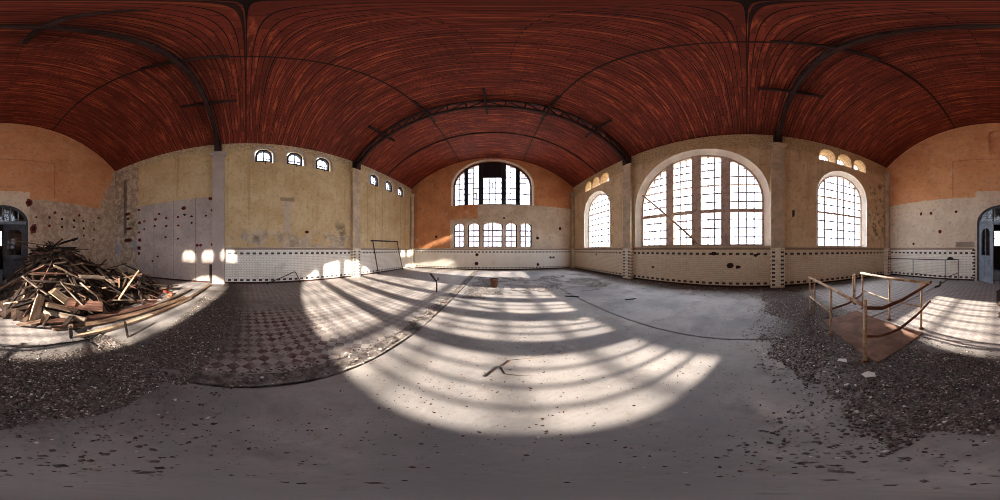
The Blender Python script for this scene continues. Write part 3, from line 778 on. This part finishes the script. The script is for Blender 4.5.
# ------------------------------------------------------------------ metal frame leaning at the ochre wall, bent pipe, bucket, stake
fr = empty('metal_goal_frame', (-7.25, 9.2, 0)); tag(fr, 'thin rusty goal-shaped metal frame leaning on the tiled wall', 'metal frame'); off = -Vector(fr.location)
def fp(name, pts, r): return MB().tube([Vector(p) + off for p in pts], r, 8).build(name, M['dark_metal'], fr)
fp('upright', [(-7.20, 7.87, 0), (-7.54, 7.66, 2.27)], .035); fp('upright', [(-7.16, 10.72, 0), (-7.54, 10.47, 2.30)], .03)
fp('crossbar', [(-7.54, 7.5, 2.25), (-7.54, 10.55, 2.30)], .045)
tag(MB().tube([(-7.3, .95, .03), (-7.42, 2.25, .53), (-7.43, 2.33, .55), (-7.42, 2.38, .50), (-7.25, 2.58, .02)], .02, 7).build('bent_pipe', M['dark_metal']), 'thin bent pipe propped against the foot of the tiled wall', 'pipe')
bk = empty('rusty_bucket', (-.1, 6.84, 0)); tag(bk, 'small rusty bucket standing alone on the sunlit floor', 'bucket')
MB().lathe((0, 0, 0), [(0, .005), (.13, .005), (.135, 0), (.175, .36), (.185, .365), (.185, .38), (.17, .375), (.16, .36), (.125, .02), (0, .02)], 24).build('bucket_body', M['rust_bucket'], bk)
MB().tube([(.18 * math.cos(a), .03 * math.sin(a) + .05, .34 + .05 * math.sin(a)) for a in [PI * k / 12 for k in range(13)]], .006, 6).build('handle', M['dark_metal'], bk)
st = empty('iron_stake', (-2.2, 5.58, 0)); tag(st, 'forked iron stake standing upright beside the broken strip', 'stake')
MB().tube([(0, 0, 0), (.0, .02, .3), (-.03, .02, .45)], .028, 7).build('shaft', M['dark_metal'], st)
MB().tube([(-.03, .02, .43), (-.15, .03, .56), (-.28, .05, .70)], .04, 7).build('prong', M['dark_metal'], st)
MB().tube([(-.03, .02, .43), (.05, .0, .5), (.06, .0, .58)], .022, 7).build('prong', M['dark_metal'], st)
tag(MB().tube([(6.70, 5.1, 4.60), (6.66, 3.6, 3.25), (6.62, 2.0, 1.83)], .045, 8).build('leaning_pole', M['wood_pale']), 'long grey pole leaning diagonally across the huge arched window', 'pole')
tag(MB().tube([(6.80, 2.2, 3.5), (6.74, 2.5, 3.2), (6.72, 2.5, 2.5), (6.76, 2.3, 1.83)], .014, 6).build('cable', M['cable']), 'thin dark cable hanging before the mullion of the huge window', 'cable')
tag(MB().box(XL + .015, XL + .09, -1.78, -1.66, 0, .92).build('stub_pipe', M['dark_metal']), 'short dark upright pipe beside the grey pier', 'pipe')
br = MB().bar((6.785, -2.05, 3.17), (6.6, -2.05, 3.17), .035).bar((6.63, -2.05, 3.17), (6.63, -2.05, 3.37), .035).bar((6.785, -2.05, 3.37), (6.6, -2.05, 3.37), .035).bar((6.77, -2.05, 3.12), (6.77, -2.05, 3.42), .08, .02, up=(1, 0, 0))
tag(br.build('wall_bracket', M['dark_metal']), 'small black iron bracket on the wall beside the arched window', 'bracket')
# split sticks on the sunlit floor
def stick(pts, r, label, mat='wood_dark'):
    tag(MB().tube(pts, r, 6).build('broken_stick', M[mat]), label, 'stick')
stick([(-.10, 1.58, .010), (.04, 1.80, .012)], [.008, .007], 'short thick dark stick on the sunlit concrete')
stick([(.05, 1.80, .006), (.09, 1.64, .005), (.2, 1.6, .004), (.39, 1.57, .004)], [.005, .005, .004, .003], 'thin bent twig trailing from the thick dark stick', 'wood_brown')
stick([(.08, 1.82, .008), (.18, 1.94, .010)], [.008, .007], 'short reddish stick pointing at the bucket', 'wood_red')
stick([(.18, 1.945, .005), (.32, 1.955, .005), (.56, 1.94, .004)], [.004, .004, .003], 'thin straight twig beyond the reddish stick', 'wood_brown')
stick([(3.9, 3.25, .02), (3.6, 3.42, .02)], .022, 'dark stick lying before the huge window', 'wood_dark')
stick([(2.25, 4.9, .02), (2.62, 4.6, .02)], .02, 'dark stick lying by the floor groove', 'wood_black')
def sheet(pts, label, t=.012):
    m = MB().prism([pts], lambda u, v, dd: Vector((u, v, dd + .05 * mnoise.noise((u * 5, v * 5, 1)))), .03, .03 + t)
    tag(m.build('broken_sheet', M['paper']), label, 'sheet')
sheet([(1.06, -1.12), (1.12, -1.17), (1.18, -1.13), (1.19, -1.05), (1.12, -1.04), (1.09, -1.08)], 'larger white sheet fragment on the gravel before the railing')
sheet([(1.50, -1.10), (1.57, -1.14), (1.63, -1.07), (1.60, -1.03), (1.56, -1.06)], 'smaller white sheet fragment on the gravel beside the near railing post')

# ------------------------------------------------------------------ timber heap
def heap(x, y):
    a = 1.62 * math.exp(-(((x + 1.75) / 1.25) ** 2 + ((y + 5.35) / 1.35) ** 2))
    b_ = .62 * math.exp(-(((x + 4.1) / 1.35) ** 2 + ((y + 4.1) / 1.15) ** 2))
    c = .45 * math.exp(-(((x + 1.3) / 1.0) ** 2 + ((y + 3.7) / .8) ** 2))
    e = .75 * math.exp(-(((x + 3.4) / 1.2) ** 2 + ((y + 5.6) / 1.1) ** 2))
    return a + b_ + c + e - .05
m = MB(); n = 60; vs = []; fs = []
for i in range(n + 1):
    for j in range(n + 1):
        x = -6.6 + 6.6 * i / n; y = -8.0 + 6.2 * j / n
        vs.append((x, y, max(-.02, heap(x, y) - .16 + .16 * mnoise.noise((x * 3.1, y * 3.1, 0)) + .08 * mnoise.noise((x * 8, y * 8, 5)))))
for i in range(n):
    for j in range(n):
        a = i * (n + 1) + j
        if max(vs[k][2] for k in (a, a + 1, a + n + 1, a + n + 2)) > -.015: fs.append((a, a + n + 1, a + n + 2, a + 1))
m.add(vs, fs); o = m.build('rubble_mound', simple('mound_dirt', lin((66, 50, 40)), .45, 9, .95))
tag(o, 'dark rubbish and splinters packed under the timber heap', 'debris', kind='stuff')
PLABEL = {'dark': 'dark brown weathered plank', 'brown': 'mid-brown plank', 'red': 'reddish brown painted plank', 'grey': 'grey weathered plank', 'pale': 'pale freshly split plank', 'black': 'blackened plank'}
def zone(x, y):
    if x > -1.1: return 'on the door-side flank of the timber heap'
    if x < -3.4: return 'on the low tail of the timber heap'
    return 'on the front slope of the timber heap' if y > -4.9 else 'on the crest of the timber heap'
def make_plank(l, w, t, mat):
    mb = MB(); k = 4; vs = []; fs = []
    bow = R.uniform(-.03, .03); tw = R.uniform(-.12, .12)
    for i in range(k + 1):
        f_ = i / k; x = (f_ - .5) * l; yb = bow * math.sin(PI * f_) * l
        ww = w * R.uniform(.9, 1.03); a = tw * (f_ - .5)
        for p, q in ((-1, -1), (1, -1), (1, 1), (-1, 1)):
            dx = R.uniform(-.06, .06) if i in (0, k) else 0
            yy, zz = p * ww / 2, q * t / 2
            vs.append((x + dx, yy * math.cos(a) - zz * math.sin(a) + yb, yy * math.sin(a) + zz * math.cos(a)))
    fs += [(3, 2, 1, 0), tuple(4 * k + q for q in range(4))]
    for i in range(k):
        for q in range(4): fs.append((4 * i + q, 4 * i + (q + 1) % 4, 4 * i + 4 + (q + 1) % 4, 4 * i + 4 + q))
    mb.add(vs, fs); return mb.build('timber_plank', mat)
def set_plank(o, p, d_, roll=0.0):
    d_ = Vector(d_).normalized(); up = Vector((0, 0, 1)); s_ = up.cross(d_).normalized(); u_ = d_.cross(s_)
    m_ = Matrix((d_, s_, u_)).transposed().to_4x4()
    o.matrix_world = Matrix.Translation(Vector(p)) @ m_ @ Matrix.Rotation(roll, 4, 'X')
protos = []
for k in range(40):
    kind = R.choice(['dark', 'dark', 'brown', 'brown', 'brown', 'red', 'grey', 'dark', 'black', 'black', 'pale'])
    l = R.choice([.7, .9, 1.2, 1.5, 1.9, 2.3]) * R.uniform(.9, 1.1)
    o = make_plank(l, R.choice((.035, .05, .05, .07, .09, .12)) * R.uniform(.9, 1.15), R.uniform(.02, .042), M['wood_' + kind]); protos.append((o, kind, l))
used = set(); cnt = 0; tries = 0
while cnt < 278 and tries < 6000:
    tries += 1
    x = R.uniform(-6.2, -.25); y = R.uniform(-7.5, -2.3); h = heap(x, y)
    if h < .06 or R.random() > .30 + h * .6: continue
    k = R.randrange(len(protos)); o, kind, l = protos[k]
    if l > 1.6 and (x > -.8 or R.random() < .3): continue
    # lie along the slope, mostly across the heap
    a = R.gauss(2.75, .8); dx, dy = math.cos(a), math.sin(a)
    e = l * .4
    h1, h0 = heap(x + dx * e, y + dy * e), heap(x - dx * e, y - dy * e)
    if max(y + abs(dy) * l * .5, y) > -2.45 - (.4 if x > -1.2 else 0) or x + abs(dx) * l * .5 > -.05 or x + dx * e < XL + .5 or y - abs(dy) * l * .6 < YB + .2: continue
    sl = max(-.8, min(.8, (max(h1, 0) - max(h0, 0)) / (2 * e) + R.gauss(0, .24)))
    z = max(.03 + .5 * l * abs(sl) / math.sqrt(1 + sl * sl), h + R.uniform(-.06, .10))
    c = o if k not in used else o.copy()
    if k in used: COL.objects.link(c)
    used.add(k); cnt += 1
    set_plank(c, (x, y, z), (dx, dy, sl), R.gauss(0, .5))
    tag(c, '%s lying %s' % (PLABEL[kind], zone(x, y)), 'plank', '%ss %s' % (PLABEL[kind], zone(x, y)))
for k, (o, kind, l) in enumerate(protos):
    if k not in used: bpy.data.objects.remove(o)
def plank(p0, p1, w, t, kind, label, roll=0.0):
    p0, p1 = Vector(p0), Vector(p1); o = make_plank((p1 - p0).length, w, t, M['wood_' + kind])
    set_plank(o, (p0 + p1) / 2, p1 - p0, roll); tag(o, label, 'plank')
plank((-1.02, -2.74, .06), (-4.75, -1.92, .05), .13, .04, 'brown', 'long plank on the floor along the front of the timber heap', .3)
plank((-1.28, -2.32, .04), (-4.7, -1.74, .04), .10, .05, 'pale', 'long pale lath lying farthest out before the timber heap')
plank((-3.0, -2.05, .05), (-6.9, -1.62, .05), .12, .04, 'brown', 'long plank reaching from the heap to the grey pier')
plank((-1.0, -2.95, .12), (-3.6, -2.35, .10), .15, .04, 'red', 'wide reddish board lying along the front foot of the heap', .2)
plank((-2.9, -2.5, .08), (-5.9, -2.15, .06), .10, .04, 'grey', 'long grey plank at the tail of the timber heap')
plank((-2.85, -2.95, .30), (-4.0, -3.2, .95), .06, .03, 'pale', 'pale lath sticking up steeply from the tail of the heap')
plank((-.70, -3.0, .10), (-.98, -3.35, .62), .2, .05, 'pale', 'short broad pale board propped up at the door-side foot', .9)
plank((-.42, -3.1, .03), (-.75, -2.75, .25), .06, .05, 'brown', 'short brown lath crossing at the door-side foot of the heap')
plank((-1.45, -3.35, .85), (-1.95, -2.85, .18), .045, .03, 'grey', 'thin grey lath standing slanted on the front slope')
plank((-.66, -3.9, .95), (-1.25, -3.5, .50), .06, .04, 'grey', 'thin grey lath jutting up at the door-side shoulder')
plank((-.55, -6.3, 2.02), (-2.5, -6.1, 1.72), .08, .04, 'brown', 'long light lath jutting toward the door from the crest')
plank((-1.2, -6.6, 1.7), (-3.8, -5.9, 1.65), .10, .04, 'brown', 'long lath crossing the top of the crest')
plank((-1.55, -3.2, .42), (-2.15, -2.75, .32), .30, .03, 'red', 'reddish square panel leaning on the front slope', .5)
plank((-2.1, -3.6, .92), (-2.7, -3.35, .86), .16, .03, 'grey', 'broad grey board high on the front slope', .35)
plank((-1.2, -3.3, .72), (-1.45, -3.1, .50), .22, .03, 'pale', 'bright splintered board in the middle of the front slope', .5)
plank((-1.0, -3.15, .45), (-1.7, -2.95, .22), .14, .03, 'pale', 'bright flat board low on the front slope', .4)
plank((-1.95, -1.80, .0), (-2.03, -1.95, .30), .04, .03, 'black', 'short dark stake leaning before the long laths')
plank((-1.19, -2.34, .0), (-1.2, -2.4, .2), .06, .05, 'black', 'dark stump standing at the inner end of the laths')
for i, (x, y, a, lb) in enumerate(((-4.95, -2.55, .3, 'pale loose brick lying at the tail end of the timber heap'), (-5.2, -2.85, 1.2, 'reddish loose brick behind the pale brick at the heap tail'), (-4.6, -2.4, .9, 'loose brick half under laths at the heap tail'), (-5.5, -3.1, .1, 'loose brick nearest the grey wall'))):
    m = MB().box(-.125, .125, -.06, .06, 0, .075).box(-.05, .05, -.03, .03, .075, .0765)
    o = m.build('loose_brick', M['brick_red'] if i % 2 else M['brick_pale']); o.location = (x, y, 0); o.rotation_euler = (0, 0, a); tag(o, lb, 'brick')
tag(MB().tube([(-.05, -2.35, .02), (-.48, -2.24, .02), (-.94, -2.22, .02), (-1.42, -2.12, .02), (-1.7, -2.2, .03)], .012, 6).build('cable', M['cable']), 'dark cable lying on the sunlit tiles before the timber heap', 'cable')

# ------------------------------------------------------------------ gravel and litter
def chips(name, mat, label, gen, count, cat):
    vs = []; fs = []; c = 0
    while c < count:
        q = gen()
        if q is None: continue
        x, y, s, fl = q; c += 1
        a = R.uniform(0, 2 * PI); ca, sa = math.cos(a), math.sin(a)
        rx, ry, rz = s * R.uniform(.6, 1.2), s * R.uniform(.4, .9), s * fl * R.uniform(.5, 1)
        b0 = len(vs)
        for px, py, pz in ((1, 0, 0), (-1, .1, 0), (.1, 1, .1), (-.1, -1, .1), (.15, .1, 1), (0, 0, -.5)):
            px = px * rx * R.uniform(.75, 1.2); py = py * ry * R.uniform(.75, 1.2); pz = pz * rz
            vs.append((x + px * ca - py * sa, y + px * sa + py * ca, max(.0, pz + rz * .3)))
        for t in ((0, 2, 4), (2, 1, 4), (1, 3, 4), (3, 0, 4), (2, 0, 5), (1, 2, 5), (3, 1, 5), (0, 3, 5)): fs.append(tuple(b0 + i for i in t))
    me = bpy.data.meshes.new(name); me.from_pydata(vs, [], fs); me.materials.append(mat)
    o = bpy.data.objects.new(name, me); COL.objects.link(o); tag(o, label, cat, kind='stuff')
def nz(x, y, s, k=0): return mnoise.noise((x * s, y * s, k))
def gen_right():
    x = R.uniform(.3, 6.6); y = R.uniform(-2.4, .6)
    e = nz(x, y, 1.3) * .5 + nz(x, y, 4) * .25
    edge = -.45 - .12 * x * 0 + e * .8
    if y > edge + .35: return None
    if y > edge and R.random() > .12: return None
    if y < -2.0 + e * .3 and R.random() > .1: return None
    if nz(x, y, 1.1, 21) > .22 and R.random() > .4: return None
    if 1.3 < x < 3.0 and -2.5 < y < -1.42: return None
    return x, y, R.choice((.006, .008, .011, .015, .022)), .6
def gen_left():
    x = R.uniform(-2.6, .5); y = R.uniform(-2.3, -.1)
    e = nz(x, y, 1.4, 3) * .5 + nz(x, y, 4, 3) * .25
    if y > -.75 + e * .6 + (.25 if x < -1.3 else 0) and R.random() > .04: return None
    if y < -2.0 + e * .4 and R.random() > .08: return None
    if x < -1.7 and (R.random() > .35 or y < -1.35 + e * .4): return None
    if nz(x, y, 1.2, 22) > .22 and R.random() > .4: return None
    return x, y, R.choice((.006, .008, .011, .015, .022)), .6
def gen_tiles():
    x = R.uniform(-5.2, -1.75); y = R.uniform(-1.45, 1.2)
    e = nz(x, y, 1.1, 9) * .6 + nz(x, y, 3, 9) * .3
    if y > -.25 + e * .8 and R.random() > .06: return None
    return x, y, R.choice((.008, .012, .018, .028)), .4
def gen_strip():
    return R.uniform(GX - .1, GX2 + .02), R.uniform(-2.3, 12.5), R.choice((.012, .018, .03)), .6
def gen_litter():
    x = R.uniform(-1.4, 6.4); y = R.uniform(-.5, 12.5) if R.random() < .5 else R.uniform(-.7, 3.4)
    if R.random() > .35 + .9 * nz(x, y, 1.2, 5): return None
    return x, y, R.choice((.004, .006, .008, .013)) * (1 + .10 * max(0, y)), .35
def gen_wall():
    if R.random() < .6: x, y = XR - abs(R.gauss(0, .55)) - .05, R.uniform(-2.2, 12.6)
    else: x, y = R.uniform(-1, 6.5), YF - .06 - abs(R.gauss(0, .3)) - .05
    return x, y, R.choice((.015, .022, .035, .05)), .5
def gen_far():
    x = R.uniform(-1.2, 5.5); y = R.uniform(5.0, 9.4)
    if nz(x, y, .8, 11) + nz(x, y, 2.4, 12) * .5 < -.05 + .25 * (y < 5.6): return None
    return x, y, R.choice((.015, .025, .04)), .45
def gen_nadir():
    a = R.uniform(0, 2 * PI); r = R.uniform(.25, 1.6); x, y = r * math.cos(a), r * math.sin(a)
    if R.random() > .3 + nz(x, y, 2.5, 2): return None
    return x, y, R.choice((.003, .004, .005, .009)), .3
chips('gravel', M['gravel'], 'dark gravel strewn around the pit railing', gen_right, 40000, 'gravel')
chips('gravel', M['gravel'], 'dark gravel patch between the timber heap and the bare concrete', gen_left, 22000, 'gravel')
chips('gravel', M['gravel'], 'loose grit over the checkered red tiles', gen_tiles, 7000, 'gravel')
chips('rubble', M['gravel'], 'crumbs of broken screed along the strip', gen_strip, 2600, 'rubble')
chips('litter_debris', M['litter'], 'dry leaf bits and splinters dotted over the concrete', gen_litter, 4600, 'litter')
chips('rubble', M['gravel'], 'dark rubble swept along the foot of the window wall', gen_wall, 4000, 'rubble')
chips('rubble', M['gravel'], 'scattered grit between the bucket and the far corner', gen_far, 7000, 'rubble')
chips('litter_debris', M['litter'], 'small specks of dirt on the nearest concrete', gen_nadir, 420, 'litter')

# ------------------------------------------------------------------ outside
b = B('outdoor_ground'); og = b.done(b.mix(lin((122, 120, 112)), lin((142, 138, 130)), b.noise(.3, 4)), .9)
hole_l = rect(XL - TH - .02, XR + TH + .02, YB - TH - .02, YF + TH + .02)
m = MB().prism([rect(-140, 140, -140, 140)], lambda u, v, dd: Vector((u, v, dd)), -.5, -.31)
tag(m.build('ground_outside', og), 'pale open ground around the hall', 'ground', kind='structure')
def house(x0, x1, y0, y1, h, label, wallc, roofc, side):
    o = empty('brick_building', ((x0 + x1) / 2, (y0 + y1) / 2, -.35)); tag(o, label, 'building')
    w, l = (x1 - x0) / 2, (y1 - y0) / 2
    MB().box(-w, w, -l, l, 0, h).build('facade', wallc, o)
    MB().prism([[(-l - .4, h), (l + .4, h), (0, h + min(w, l) * .55)]] if side == 'x' else [[(-w - .4, h), (w + .4, h), (0, h + min(w, l) * .55)]],
               (lambda u, v, dd: Vector((dd, u, v))) if side == 'x' else (lambda u, v, dd: Vector((u, dd, v))), -(w if side == 'x' else l) - .3, (w if side == 'x' else l) + .3).build('roof', roofc, o)
    n = int((2 * (l if side == 'w' else w)) // 3)
    for k in range(n):
        for zf in (1.6, 4.6):
            if zf + 1.8 > h: continue
            if side == 'w': yy = -l + 1.5 + 3 * k; MB().box(-w - .05, -w + .05, yy - .55, yy + .55, zf, zf + 1.7).build('window_opening', M['muntin'], o)
            else: xx = -w + 1.5 + 3 * k; MB().box(xx - .55, xx + .55, -l - .05, -l + .05, zf, zf + 1.7).build('window_opening', M['muntin'], o)
hw = simple('outdoor_render', lin((150, 140, 150)), .12, .6, .9); hr = simple('outdoor_roof', lin((158, 104, 100)), .15, 1, .9)
house(-16, 6, 30, 42, 8.0, 'pale building beyond the half-round window', hw, hr, 'x')

# ------------------------------------------------------------------ light
w = bpy.data.worlds.new('sky'); scene.world = w; w.use_nodes = True
nt = w.node_tree; bg = nt.nodes['Background']; bg.inputs[1].default_value = 1.0      # hazy bright sky, whiter and brighter overhead
gc = nt.nodes.new('ShaderNodeTexCoord'); gs = nt.nodes.new('ShaderNodeSeparateXYZ'); gr = nt.nodes.new('ShaderNodeValToRGB')
nt.links.new(gc.outputs['Generated'], gs.inputs[0]); nt.links.new(gs.outputs[2], gr.inputs[0]); nt.links.new(gr.outputs[0], bg.inputs[0])
e0, e1 = gr.color_ramp.elements
e0.position = .46; e0.color = (5.2, 5.6, 6.5, 1); e1.position = .85; e1.color = (21, 23, 26, 1)
sun = bpy.data.lights.new('sun', 'SUN'); sun.energy = 23.5; sun.angle = math.radians(1.1); sun.color = (1, .87, .73)
so = bpy.data.objects.new('sun', sun); COL.objects.link(so)
so.rotation_euler = Vector((-1, .20, -.375)).to_track_quat('-Z', 'Y').to_euler(); so.location = (30, -6, 14)

# ------------------------------------------------------------------ camera (full spherical panorama)
cam = bpy.data.cameras.new('camera'); co = bpy.data.objects.new('camera', cam); COL.objects.link(co)
cam.type = 'PANO'; cam.panorama_type = 'EQUIRECTANGULAR'
try: cam.cycles.panorama_type = 'EQUIRECTANGULAR'
except Exception: pass
cam.clip_start = .02
co.location = (0, 0, EYE); co.rotation_euler = (PI / 2, 0, math.radians(-1.3))
scene.camera = co
vs_ = scene.view_settings
scene.display_settings.display_device = 'sRGB'
vs_.view_transform = 'Standard'; vs_.look = 'None'; vs_.gamma = 1; vs_.exposure = 0.42; vs_.use_curve_mapping = False
c = scene.cycles
c.max_bounces = 14; c.diffuse_bounces = 10; c.glossy_bounces = 4; c.transparent_max_bounces = 16; c.caustics_reflective = False
c.sample_clamp_indirect = 12
c.filter_width = .9
